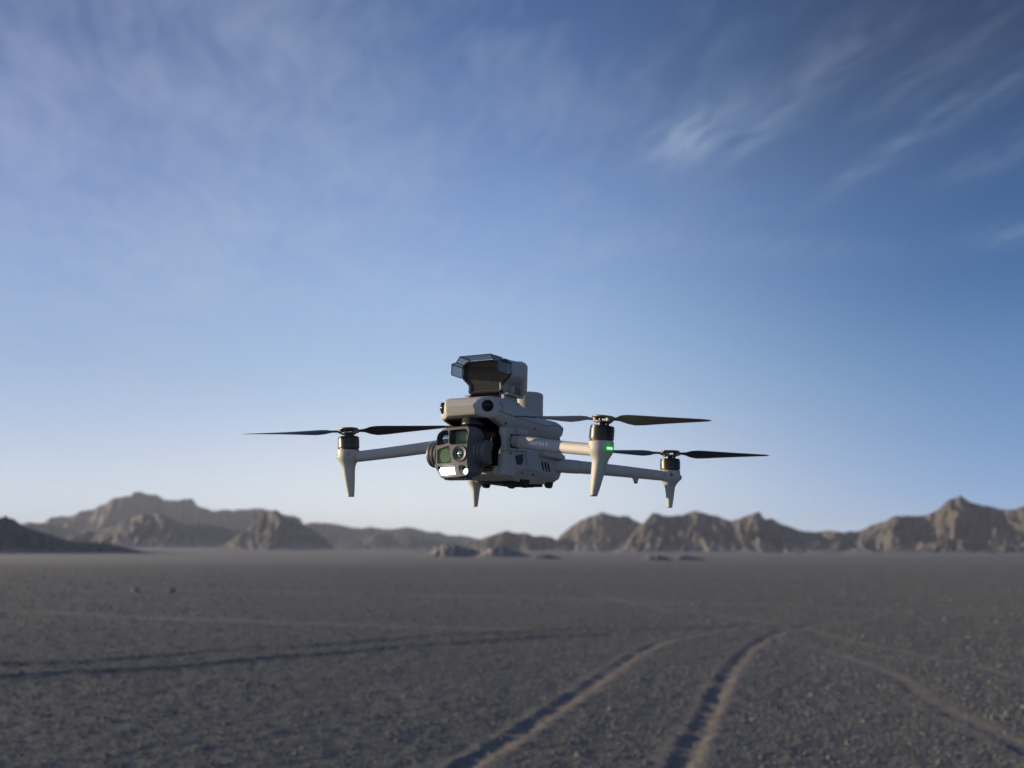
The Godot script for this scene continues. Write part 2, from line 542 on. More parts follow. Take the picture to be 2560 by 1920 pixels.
	ridge("mound", Vector2(44.3, -296.7), -0.1481, "-6.4,-0.2 -4,0.6 -0.9,1.5 3.1,1.2 6.4,-0.2", 5, "tiny low mound on the plain below the jagged mountain, left one", 2.3, 17)
	ridge("mound", Vector2(55.7, -294.8), -0.1866, "-6.9,-0.2 -4.8,1.3 -0.8,1.3 2.8,0.6 6.9,-0.5", 5, "tiny low mound on the plain below the jagged mountain, right one", 2.3, 18)

func ridge(called: String, at: Vector2, yaw: float, crest: String, depth: float, label: String, tone: float, seed_: int) -> void:
	var c := numbers(crest)
	var n1 := FastNoiseLite.new()
	n1.seed = 300 + seed_
	n1.frequency = 1.0
	n1.fractal_octaves = 5
	var top := 0.0
	for p in c:
		top = maxf(top, p.y)
	var small := top < 20.0
	var nu := 280 if c.size() > 12 else (180 if not small else 90)
	var nv := 72 if not small else 36
	var u0 := c[0].x
	var u1 := c[-1].x
	var scale_ := (u1 - u0) / 7.0 if small else clampf(top * 1.15, 40.0, 300.0)
	var basis := Basis(Vector3.UP, yaw)
	var verts := PackedVector3Array()
	var cols := PackedColorArray()
	for j in nv + 1:
		var v := lerpf(-0.45, 1.0, float(j) / nv)
		for i in nu + 1:
			var u := lerpf(u0, u1, float(i) / nu)
			var k := 1
			while k < c.size() - 1 and c[k].x < u:
				k += 1
			var w := clampf((u - c[k - 1].x) / (c[k].x - c[k - 1].x), 0.0, 1.0)
			var before := c[maxi(k - 2, 0)]
			var after := c[mini(k + 1, c.size() - 1)]
			var hc := lerpf(c[k - 1].y, c[k].y, w)
			hc = lerpf(hc, cubic_interpolate_in_time(c[k - 1].y, c[k].y, before.y, after.y, w, c[k].x - c[k - 1].x, minf(before.x - c[k - 1].x, -1.0), maxf(after.x - c[k - 1].x, c[k].x - c[k - 1].x + 1.0)), 0.6)
			var un := u / scale_
			var bend := n1.get_noise_2d(un * 0.8, 5.0) * 0.3
			var t := clampf(absf(v), 0.0, 1.0)
			var edge := (u - u0) / (u1 - u0)
			var wide := 0.55 + 0.45 * sqrt(clampf(hc / top, 0.05, 1.0))
			var local := basis * Vector3(u, 0, (v * wide + bend * (1.0 - t)) * depth * (1.0 if small else 1.35))
			var x := at.x + local.x
			var z := at.y + local.z
			var foot := rise(x, z)
			var spur := n1.get_noise_2d(un * 1.1 + v * 0.5, v * 0.8 + 20.0)
			var rid := 1.0 - absf(n1.get_noise_2d(un * 1.25 + spur * 0.6, v * 0.55 + 40.0)) * 2.6
			var fine := n1.get_noise_2d(un * 6.0, v * 3.4 + 60.0)
			var s := pow(1.0 - t, 1.55) if not small else 0.5 + 0.5 * cos(PI * t)
			var hh := maxf(hc - foot, 0.0)
			var y := foot + hh * (s - (0.27 * (1.0 - rid) * t * pow(1.0 - t, 1.5) * 3.2)) + hh * fine * 0.15 * (0.3 + t) * pow(1.0 - t, 0.6) + hh * 0.12 * rid * t * (1.0 - t) * 2.0
			if t > 0.985:
				y = foot - 0.02 * top - 0.3
			if i == 0 or i == nu:
				y = foot - 0.02 * top - 0.3
			verts.append(Vector3(x, y, z))
			var red := 0.5 + 0.5 * n1.get_noise_2d(un * 0.9, v * 1.5 + 90.0)
			var b := Vector3(0.080, 0.081, 0.085).lerp(Vector3(0.112, 0.096, 0.086), clampf(red + fine * 0.5, 0.0, 1.0)) * tone * 0.8 * (0.92 + 0.3 * fine)
			b = b.lerp(Vector3(0.150, 0.148, 0.140), smoothstep(0.45, 0.95, t) * 0.8)
			cols.append(Color(b.x, b.y, b.z))
	var idx := PackedInt32Array()
	for j in nv:
		for i in nu:
			var p := j * (nu + 1) + i
			idx.append_array([p, p + 1, p + nu + 1, p + 1, p + nu + 2, p + nu + 1])
	var norms := PackedVector3Array()
	norms.resize(verts.size())
	for i in range(0, idx.size(), 3):
		var n := (verts[idx[i + 2]] - verts[idx[i]]).cross(verts[idx[i + 1]] - verts[idx[i]])
		for q in 3:
			norms[idx[i + q]] += n
	for i in norms.size():
		norms[i] = norms[i].normalized() * (1.0 if norms[i].y >= 0.0 else -1.0)
	var centre := Vector3(at.x, rise(at.x, at.y), at.y)
	for i in verts.size():
		verts[i] -= centre
	var arrays := []
	arrays.resize(Mesh.ARRAY_MAX)
	arrays[Mesh.ARRAY_VERTEX] = verts
	arrays[Mesh.ARRAY_NORMAL] = norms
	arrays[Mesh.ARRAY_COLOR] = cols
	arrays[Mesh.ARRAY_INDEX] = idx
	var mesh := ArrayMesh.new()
	mesh.add_surface_from_arrays(Mesh.PRIMITIVE_TRIANGLES, arrays)
	mesh.surface_set_material(0, M.rock)
	var o := MeshInstance3D.new()
	o.name = called
	o.mesh = mesh
	o.position = centre
	add_child(o, true)
	o.set_meta("kind", "structure")
	o.set_meta("label", label)
	o.set_meta("category", called)

# ---------------------------------------------------------------- mesh tools (triangle soups, outward counterclockwise)
func loft(rings: Array, caps := true) -> PackedVector3Array:
	var out := PackedVector3Array()
	var n: int = rings[0].size()
	for i in rings.size() - 1:
		var a: PackedVector3Array = rings[i]
		var b: PackedVector3Array = rings[i + 1]
		for j in n:
			var k := (j + 1) % n
			out.append_array([a[j], a[k], b[k], a[j], b[k], b[j]])
	if caps:
		cap(out, rings[0], true)
		cap(out, rings[-1], false)
	return outward(out)

func cap(out: PackedVector3Array, ring: PackedVector3Array, back: bool) -> void:
	var nrm := Vector3()
	for i in ring.size():
		nrm += ring[i].cross(ring[(i + 1) % ring.size()])
	if nrm.length() < 1e-9:
		return
	nrm = nrm.normalized()
	var ax := nrm.cross(Vector3.UP if absf(nrm.y) < 0.9 else Vector3.RIGHT).normalized()
	var ay := nrm.cross(ax)
	var flat := PackedVector2Array()
	for p in ring:
		flat.append(Vector2(p.dot(ax), p.dot(ay)))
	var tri := Geometry2D.triangulate_polygon(flat)
	for i in range(0, tri.size(), 3):
		var a := ring[tri[i]]
		var b := ring[tri[i + 1]]
		var c := ring[tri[i + 2]]
		var up := (b - a).cross(c - a).dot(nrm) > 0.0
		if up == back:
			out.append_array([a, c, b])
		else:
			out.append_array([a, b, c])

func outward(t: PackedVector3Array) -> PackedVector3Array:
	var vol := 0.0
	var o := t[0] if t.size() else Vector3()
	for i in range(0, t.size(), 3):
		vol += (t[i] - o).dot((t[i + 1] - o).cross(t[i + 2] - o))
	if vol < 0.0:
		for i in range(0, t.size(), 3):
			var q := t[i + 1]
			t[i + 1] = t[i + 2]
			t[i + 2] = q
	return t

func poly_inset(p: PackedVector2Array, d: float) -> PackedVector2Array:
	var area := 0.0
	for i in p.size():
		area += p[i].cross(p[(i + 1) % p.size()])
	var s := 1.0 if area > 0.0 else -1.0
	var out := PackedVector2Array()
	for i in p.size():
		var a := p[(i + p.size() - 1) % p.size()]
		var b := p[i]
		var c := p[(i + 1) % p.size()]
		var n1 := (b - a).normalized().orthogonal() * -s
		var n2 := (c - b).normalized().orthogonal() * -s
		var m := (n1 + n2)
		m = m / maxf(0.5, m.length_squared() / 2.0) if m.length() > 1e-6 else n1
		out.append(b + m * d)
	return out

func ring_at(p: PackedVector2Array, z: float) -> PackedVector3Array:
	var out := PackedVector3Array()
	for q in p:
		out.append(Vector3(q.x, q.y, z))
	return out

func prism(p: PackedVector2Array, z0: float, z1: float, bevel := 0.6) -> PackedVector3Array:
	if bevel <= 0.0:
		return loft([ring_at(p, z0), ring_at(p, z1)])
	var small := poly_inset(p, bevel)
	return loft([ring_at(small, z0), ring_at(p, z0 + bevel), ring_at(p, z1 - bevel), ring_at(small, z1)])

func rrect(w: float, h: float, r: float, n := 4) -> PackedVector2Array:
	var out := PackedVector2Array()
	var cs := [Vector2(w / 2 - r, h / 2 - r), Vector2(-w / 2 + r, h / 2 - r), Vector2(-w / 2 + r, -h / 2 + r), Vector2(w / 2 - r, -h / 2 + r)]
	for k in 4:
		for i in n + 1:
			out.append(cs[k] + Vector2.RIGHT.rotated(PI / 2 * (k + float(i) / n)) * r)
	return out

func box(c: Vector3, s: Vector3, r := 1.0, bevel := 0.5) -> PackedVector3Array:
	return move(prism(rrect(s.x, s.y, minf(r, minf(s.x, s.y) * 0.45), 3), -s.z / 2, s.z / 2, minf(bevel, s.z * 0.3)), Transform3D(Basis(), c))

func lathe(profile: Array, seg := 28) -> PackedVector3Array:
	var rings := []
	for q in profile:
		var ring := PackedVector3Array()
		for i in seg:
			var a := TAU * i / seg
			ring.append(Vector3(cos(a) * q[0], q[1], sin(a) * q[0]))
		rings.append(ring)
	return loft(rings)

func sweep(path: Array, side: Vector3, sizes: Array, n := 20, power := 2.6) -> PackedVector3Array:
	# rounded-rectangle tube along path; sizes are (half width along side, half height)
	var rings := []
	for i in path.size():
		var d: Vector3 = (path[mini(i + 1, path.size() - 1)] - path[maxi(i - 1, 0)]).normalized()
		var up := d.cross(side).normalized()
		var sd := up.cross(d).normalized()
		var ring := PackedVector3Array()
		for j in n:
			var a := TAU * (j + 0.5) / n
			var c := cos(a)
			var s := sin(a)
			var q: Vector2 = sizes[i]
			ring.append(path[i] + sd * signf(c) * pow(absf(c), 2.0 / power) * q.x + up * signf(s) * pow(absf(s), 2.0 / power) * q.y)
		rings.append(ring)
	return loft(rings)

func move(t: PackedVector3Array, x: Transform3D) -> PackedVector3Array:
	return x * t

func to_x() -> Basis:
	return Basis(Vector3(0, 0, -1), Vector3(1, 0, 0), Vector3(0, -1, 0))   # the lathe's y axis becomes x

func to_z() -> Basis:
	return Basis(Vector3(1, 0, 0), Vector3(0, 0, 1), Vector3(0, -1, 0))   # the lathe's y axis becomes z

func plate(outline: PackedVector2Array, holes: Array, z: float, depths: Array, bevel := 0.7) -> PackedVector3Array:
	# a face with recesses: the front at z, each hole a bevelled well with walls and no floor
	var out := PackedVector3Array()
	var edge := resample(outline, 1.6)
	var mouths := []
	var pts := edge.duplicate()
	for h in holes:
		var m := resample(h, 1.3)
		mouths.append(poly_inset(m, -bevel))
		pts.append_array(mouths[-1])
	var tri := Geometry2D.triangulate_delaunay(pts)
	for i in range(0, tri.size(), 3):
		var a := pts[tri[i]]
		var b := pts[tri[i + 1]]
		var c := pts[tri[i + 2]]
		var g := (a + b + c) / 3.0
		var keep := Geometry2D.is_point_in_polygon(g, edge)
		for m in mouths:
			keep = keep and not Geometry2D.is_point_in_polygon(g, m)
		if keep:
			if (b - a).cross(c - a) > 0.0:
				out.append_array([Vector3(a.x, a.y, z), Vector3(b.x, b.y, z), Vector3(c.x, c.y, z)])
			else:
				out.append_array([Vector3(a.x, a.y, z), Vector3(c.x, c.y, z), Vector3(b.x, b.y, z)])
	for k in holes.size():
		var m: PackedVector2Array = mouths[k]
		var inner := resample(holes[k], 1.3)
		var mid := Vector2()
		for p in inner:
			mid += p / inner.size()
		for step in 2:
			var p0: PackedVector2Array = m if step == 0 else inner
			var z0 := z if step == 0 else z - bevel
			var z1: float = z - bevel if step == 0 else z - depths[k]
			for j in inner.size():
				var q := (j + 1) % inner.size()
				var a := Vector3(p0[j].x, p0[j].y, z0)
				var b := Vector3(p0[q].x, p0[q].y, z0)
				var c := Vector3(inner[q].x, inner[q].y, z1)
				var d := Vector3(inner[j].x, inner[j].y, z1)
				var n := (b - a).cross(c - a)
				var inward := Vector3(mid.x - a.x, mid.y - a.y, 0)
				if n.dot(inward) >= 0.0:
					out.append_array([a, b, c, a, c, d])
				else:
					out.append_array([a, c, b, a, d, c])
	return out

func resample(p: PackedVector2Array, step: float) -> PackedVector2Array:
	var out := PackedVector2Array()
	for i in p.size():
		var a := p[i]
		var b := p[(i + 1) % p.size()]
		var n := maxi(1, int(round(a.distance_to(b) / step)))
		for j in n:
			out.append(a.lerp(b, float(j) / n))
	return out

func rounded(p: PackedVector2Array, r: float, n := 3) -> PackedVector2Array:
	var out := PackedVector2Array()
	for i in p.size():
		var a := p[(i + p.size() - 1) % p.size()]
		var b := p[i]
		var c := p[(i + 1) % p.size()]
		var d := minf(r, minf(a.distance_to(b), b.distance_to(c)) * 0.4)
		var s := b + (a - b).normalized() * d
		var e := b + (c - b).normalized() * d
		for j in n + 1:
			var t := float(j) / n
			out.append(s.lerp(b, t).lerp(b.lerp(e, t), t))
	return out

func pts(s: String) -> PackedVector2Array:
	return numbers(s)

func commit(t: PackedVector3Array, m: Material, crease := 38.0) -> ArrayMesh:
	var n := t.size() / 3
	var fn := PackedVector3Array()
	var areas := PackedFloat32Array()
	var at := {}
	for f in n:
		var c := (t[f * 3 + 1] - t[f * 3]).cross(t[f * 3 + 2] - t[f * 3])
		areas.append(c.length())
		fn.append(c.normalized())
		for q in 3:
			var key := Vector3i((t[f * 3 + q] * 200.0).round())
			if not at.has(key):
				at[key] = PackedInt32Array()
			at[key].append(f)
	var limit := cos(deg_to_rad(crease))
	var verts := PackedVector3Array()
	var norms := PackedVector3Array()
	for f in n:
		if areas[f] < 1e-9:
			continue
		for q in [0, 2, 1]:
			var v := t[f * 3 + q]
			var s := Vector3()
			for g in at[Vector3i((v * 200.0).round())]:
				if fn[g].dot(fn[f]) > limit:
					s += fn[g] * areas[g]
			verts.append(v * MM)
			norms.append(s.normalized() if s.length() > 1e-12 else fn[f])
	var arrays := []
	arrays.resize(Mesh.ARRAY_MAX)
	arrays[Mesh.ARRAY_VERTEX] = verts
	arrays[Mesh.ARRAY_NORMAL] = norms
	var mesh := ArrayMesh.new()
	mesh.add_surface_from_arrays(Mesh.PRIMITIVE_TRIANGLES, arrays)
	mesh.surface_set_material(0, m)
	return mesh

func part(called: String, t: PackedVector3Array, m: Material, parent: Node3D, x := Transform3D(), crease := 38.0) -> MeshInstance3D:
	var o := MeshInstance3D.new()
	o.name = called
	o.mesh = commit(t, m, crease)
	o.transform = Transform3D(x.basis, x.origin * MM)
	parent.add_child(o, true)
	return o

# ---------------------------------------------------------------- the drone
func make_drone() -> void:
	var d := Node3D.new()
	d.name = "drone"
	add_child(d, true)
	d.position = Vector3(0.0102, 1.6693, -1.2575)
	d.basis = Basis(Vector3.UP, -0.5349) * Basis(Vector3.RIGHT, -0.0046) * Basis(Vector3.BACK, -0.0295)
	d.set_meta("label", "grey four rotor drone hovering above the desert with camera gimbal and loudspeaker")
	d.set_meta("category", "drone")
	make_body(d)
	make_speaker(d)
	make_gimbal(d)
	for s: int in [1, -1]:
		make_front_arm(d, s)
		make_rear_arm(d, s)

func lean_back(ring: PackedVector3Array, k: float) -> PackedVector3Array:
	# the lower part of a nose section recedes, so that the front panel faces slightly down
	for i in ring.size():
		ring[i].z -= maxf(0.0, 108.5 - ring[i].y) * k
	return ring

func half(s: String, z: float) -> PackedVector3Array:
	# the right half of a section from top to bottom, mirrored into a ring
	var p := pts(s)
	var ring := PackedVector3Array()
	for q in p:
		ring.append(Vector3(q.x, q.y, z))
	for i in range(p.size() - 2, 0, -1):
		ring.append(Vector3(-p[i].x, p[i].y, z))
	return ring

func make_body(d: Node3D) -> void:
	var up := loft([
		lean_back(half("0,108 18,108 19,107.6 19.6,106 20,104 20,102 20,100 19,98 0,98", 151.2), 0.42),
		lean_back(half("0,109 19.5,109 20.5,108.4 20.9,106 21.3,104 21.3,102 21.2,99 20,97.3 0,97.3", 150.6), 0.42),
		lean_back(half("0,116.2 21.5,116.2 24.5,115.4 26.2,110 26.9,104 26.9,101 26.7,98 25,95.6 0,95.6", 145.4), 0.26),
		lean_back(half("0,119.2 25,119.2 28.5,118 31.4,111 32,104 32,100.5 31.5,97 29,94.6 0,94.6", 139.8), 0.1),
		half("0,121.2 29,121.2 32.8,119.6 38.6,111.5 40.4,104 40.4,100 39.5,96 36,93.8 0,93.8", 131.4),
		half("0,121.8 30,121.8 33.6,120.2 39.6,111.8 41.8,104 41.8,100 40.6,95.4 37,92.6 0,92.6", 127),
		half("0,122.8 30,122.8 33.4,121 39.5,111.5 42,103.6 42,99.6 40.6,92.4 37,89 0,89", 112),
		half("0,123.6 29,123.6 32.4,121.8 38.8,111.5 42,103 42,99 40.6,88.5 37,85.2 0,85.2", 100),
		half("0,124.4 27,124.4 30.4,122.6 37.4,111.5 41.6,102.4 41.6,98.6 39.6,91.4 34,85 0,84", 60),
		half("0,121.6 25,121.6 28.6,119.6 36.2,110 41.5,102 41.5,98 39.2,91.4 33.4,85 0,84", 49),
		half("0,117.6 22,117.6 26.4,115.8 34.2,107.8 41,101.4 41,97.6 38.6,91.4 32.6,85 0,84", 18),
		half("0,115.6 21,115.6 25.4,113.8 33,107.2 40.2,101.4 40.2,98 38,91.6 32.4,85.4 0,84.4", -8),
		half("0,113 21,113 25.6,111.6 33,107 39.4,102.4 39.4,99.6 37.8,91 34,85.6 0,85.6", -25),
		half("0,113.4 21.5,113.4 26.4,112 33,107.8 38,103.8 38,101 36.6,92.6 33,87.6 0,87.6", -40),
		half("0,113.4 20,113.4 24.6,112 30.4,108 34.4,104.2 34.4,101.4 33,94.6 29.4,91 0,91", -55),
		half("0,110.8 17.6,110.8 21.6,109.6 25.8,107 28.6,104.4 28.6,102.2 27.6,98 25,96 0,96", -63),
		half("0,107.4 14,107.4 17,106.8 19.6,105.4 21.4,104 21.4,102.6 20.6,100.4 18.4,99 0,99", -66),
	])
	part("fuselage_shell", up, M.grey_shell, d, Transform3D(), 36.0)

	var low := loft([
		half("0,92 35,92 37.2,90.4 38.6,87 38.6,33 36.4,29.6 33,27 0,25", 97),
		half("0,92 34.4,92 37.6,90.4 39,87 39,31.4 36.8,28 32,25 0,24", 86),
		half("0,92 30.5,91 31.5,74 38.8,64 39,40 35.4,33.4 29,23.4 0,22", 56),
		half("0,92 30.5,91 31.5,74 38.8,64 39,39.4 35.4,32.4 29.4,22.6 0,21", 21),
		half("0,92 30.5,91 31.5,74 38.8,64 39,36 36,30.8 29.4,22.8 0,21", 12),
		half("0,92 30.5,91 31.5,74 38.8,64 39,35 36,30 29.4,25.6 0,24", -29),
		half("0,90 29,90 30,74 38,63 38.4,38 36,33 29,29 0,28", -41),
		half("0,88 30,88 33,86 34.6,83 34.6,46 31,42 25,40 0,39", -51),
		half("0,84 25,84 27.6,82 29,79 29,52 26,48 21,46 0,45", -55),
	])
	part("lower_body", low, M.grey_shell, d, Transform3D(), 24.0)
	for s: int in [1, -1]:
		# pillars beside the gimbal bay, drawn in plan (x, z) and raised
		var plan := pts("28,80 38.8,80 39,101 37.6,103.2 33.4,106 30,106 28,104")
		if s < 0:
			for i in plan.size():
				plan[i].x = -plan[i].x
		var p := move(prism(plan, 27.5, 91, 1.0), Transform3D(Basis(Vector3(1, 0, 0), Vector3(0, 0, 1), Vector3(0, 1, 0)), Vector3()))
		part("pillar", outward(p), M.grey_shell, d)
		part("shoulder", box(Vector3(s * 38.4, 84.2, 68), Vector3(8.4, 10, 30), 3.6, 3.0), M.grey_shell, d)
		part("arm_socket", box(Vector3(s * 38.2, 70.8, 83), Vector3(2.2, 17.6, 21), 1.2, 0.6), M.rubber, d)
		# ledge over the rear arm
		var led := move(prism(pts("20.6,59 19,64.2 -29,66.2 -37,64 -38.6,58.4 13,58.0"), -6, 6, 1.2), Transform3D(Basis(Vector3(0, 0, 1), Vector3(0, 1, 0), Vector3(1, 0, 0)), Vector3(s * 41.5, 0, 0)))
		part("arm_shroud", outward(led), M.grey_shell, d)
		# side vision window
		var frame := pts("84.4,54.8 60.4,59 59.8,46.4 66.6,40.4 80.4,41")
		var win := pts("82,53.2 62.2,57 61.8,47 67.4,42.4 78.8,42.8")
		var xf := Transform3D(Basis(Vector3(0, 0, 1), Vector3(0, 1, 0), Vector3(s, 0, 0)), Vector3(s * 39, 0, 0))
		part("window_frame", outward(move(prism(frame, -1.0, 0.55, 0.5), xf)), M.grey_shell, d)
		part("vision_window", outward(move(prism(win, -0.5, 0.85, 0.15), xf)), M.lens_glass, d)
		for k in 3:
			var z := 14.4 - 8.2 * k
			var slot := PackedVector2Array([Vector2(z, 52.2 - 0.5 * k), Vector2(z - 3.6, 52.4 - 0.5 * k), Vector2(z - 9.0, 40.9 - 0.4 * k), Vector2(z - 6.0, 40.4 - 0.4 * k)])
			part("vent_slot", outward(move(prism(slot, -0.5, 0.25, 0.0), xf)), M.black, d)
		# joints between the mouldings
		part("seam_line", tube([Vector3(s * 42.2, 103, 127), Vector3(s * 42.2, 101, 90), Vector3(s * 41.6, 99.8, 46), Vector3(s * 40.8, 99.3, 0), Vector3(s * 40.2, 103.0, -13), Vector3(s * 38.6, 104.2, -38)], 0.32), M.seam, d)
		part("seam_line", tube([Vector3(s * 33.4, 57.0, 106.1), Vector3(s * 37.7, 57.2, 103.2), Vector3(s * 39.05, 57.5, 100), Vector3(s * 39.05, 60.6, 56.3), Vector3(s * 39.05, 57.6, 54.3), Vector3(s * 39.05, 41, 52.2)], 0.3), M.seam, d)
		part("seam_line", tube([Vector3(s * 36.6, 117.2, 117), Vector3(s * 39.9, 111.8, 116.6), Vector3(s * 42.05, 104.4, 119), Vector3(s * 42.1, 102.6, 122.4)], 0.28), M.seam, d)
		for q: Vector3 in [Vector3(39.1, 55.2, 92), Vector3(40.4, 90.2, 108), Vector3(39.6, 92.6, 34), Vector3(37.6, 101, -46), Vector3(36.2, 34.4, 58), Vector3(36.4, 33.6, 30)]:
			part("screw", move(lathe([[1.5, -0.6], [1.5, 0.5], [0.9, 0.7]], 10), Transform3D(to_x(), Vector3(s * q.x, q.y, q.z))), M.seam, d)
		# wide angle vision lens on the nose corner
		var dir := Vector3(s * 0.72, -0.1, 0.69).normalized()
		var b := Basis(Quaternion(Vector3.UP, dir))
		var at := Transform3D(b, Vector3(s * 33.2, 108.2, 139.4))
		var ringm := part("vision_lens", move(lathe([[7.2, -3], [7.2, 0.6], [6.7, 1.2], [5.8, 1.2], [5.5, 0.4]], 28), at), M.rubber, d)
		part("lens_dome", move(lathe([[5.6, -1.5], [5.5, 0.6], [4.6, 1.6], [3.0, 2.4], [1.2, 2.8], [0.2, 2.85]], 24), at), M.lens_glass, ringm)
		part("sensor_hole", move(lathe([[1.3, -1.0], [1.3, 0.3], [0.8, 0.4]], 10), Transform3D(Basis(Quaternion(Vector3.UP, Vector3(s * 0.97, 0.1, 0.0).normalized())), Vector3(s * 39.3, 111.2, 122))), M.rubber, d)
		# feet below the belly
		for z: float in [40.0, -25.0]:
			var foot := pts("14,26 6.5,19.5 3.6,16.6 -4,16.2 -6.6,17.4 -10.5,27")
			var y0 := 0.0 if z > 0.0 else 3.6
			part("belly_foot", outward(move(prism(foot, -3.4, 3.4, 1.2), Transform3D(Basis(Vector3(0, 0, 1), Vector3(0, 1, 0), Vector3(1, 0, 0)), Vector3(s * 29, y0, z)))), M.rubber, d)
	part("bay_back", box(Vector3(0, 61, 96.4), Vector3(57, 48, 4), 1, 0.3), M.black, d)
	var roof := pts("97,82 137,92 137,95 97,88")
	part("bay_roof", outward(move(prism(roof, -29, 29, 0.4), Transform3D(Basis(Vector3(0, 0, 1), Vector3(0, 1, 0), Vector3(1, 0, 0)), Vector3()))), M.black, d)
	var chin := outward(move(prism(pts("84,24.5 106,25 113,28.4 113.6,33 111,38.4 84,38.4"), -31, 31, 1.4), Transform3D(Basis(Vector3(0, 0, 1), Vector3(0, 1, 0), Vector3(1, 0, 0)), Vector3())))
	part("chin", chin, M.grey_shell, d)
	var tag := part("rating_label", box(Vector3(19.5, 34.6, 113.2), Vector3(13, 5.4, 1.0), 0.4, 0.1), M.sticker, d)
	for k in 5:
		part("label_print", box(Vector3(15.2 + 2.1 * k, 34.2, 113.75), Vector3([1.4, 0.8, 1.1, 1.3, 0.9][k], 1.3, 0.2), 0.1, 0.05), M.sticker_print, tag)
	part("flex_cable", tube([Vector3(16, 74, 99), Vector3(19, 68, 103), Vector3(18, 60, 105), Vector3(20, 54, 101)], 1.6), M.copper, d)
	part("belly_sensor", lathe([[11, 27], [11, 20.8], [9, 19.2], [0.5, 18.8]], 22), M.rubber, d, Transform3D(Basis(), Vector3(14, 0, 6)))
	part("belly_plate", box(Vector3(0, 22.4, 24), Vector3(50, 3.4, 84), 1.4, 1.2), M.rubber, d)
	part("belly_lamp", box(Vector3(0, 20.6, 60), Vector3(22, 3, 12), 1.2, 1.0), M.lens_glass, d)
	# satellite positioning drum
	part("antenna_drum", lathe([[21.2, 108], [20.6, 116], [20, 121], [19.8, 145.4], [19.4, 147], [18.2, 148.2], [16.4, 148.8], [0.4, 149.2]], 40), M.grey_shell, d, Transform3D(Basis(), Vector3(0, 0, -17)))
	part("tail_hinge", move(lathe([[5, -14], [5.6, -13], [5.6, 13], [5, 14]], 18), Transform3D(to_x(), Vector3(16, 86.5, -50))), M.rubber, d)

func tube(path: Array, r: float) -> PackedVector3Array:
	var sizes := []
	for p in path:
		sizes.append(Vector2(r, r))
	return sweep(path, Vector3(0.31, 0.17, 0.93), sizes, 6, 2.0)

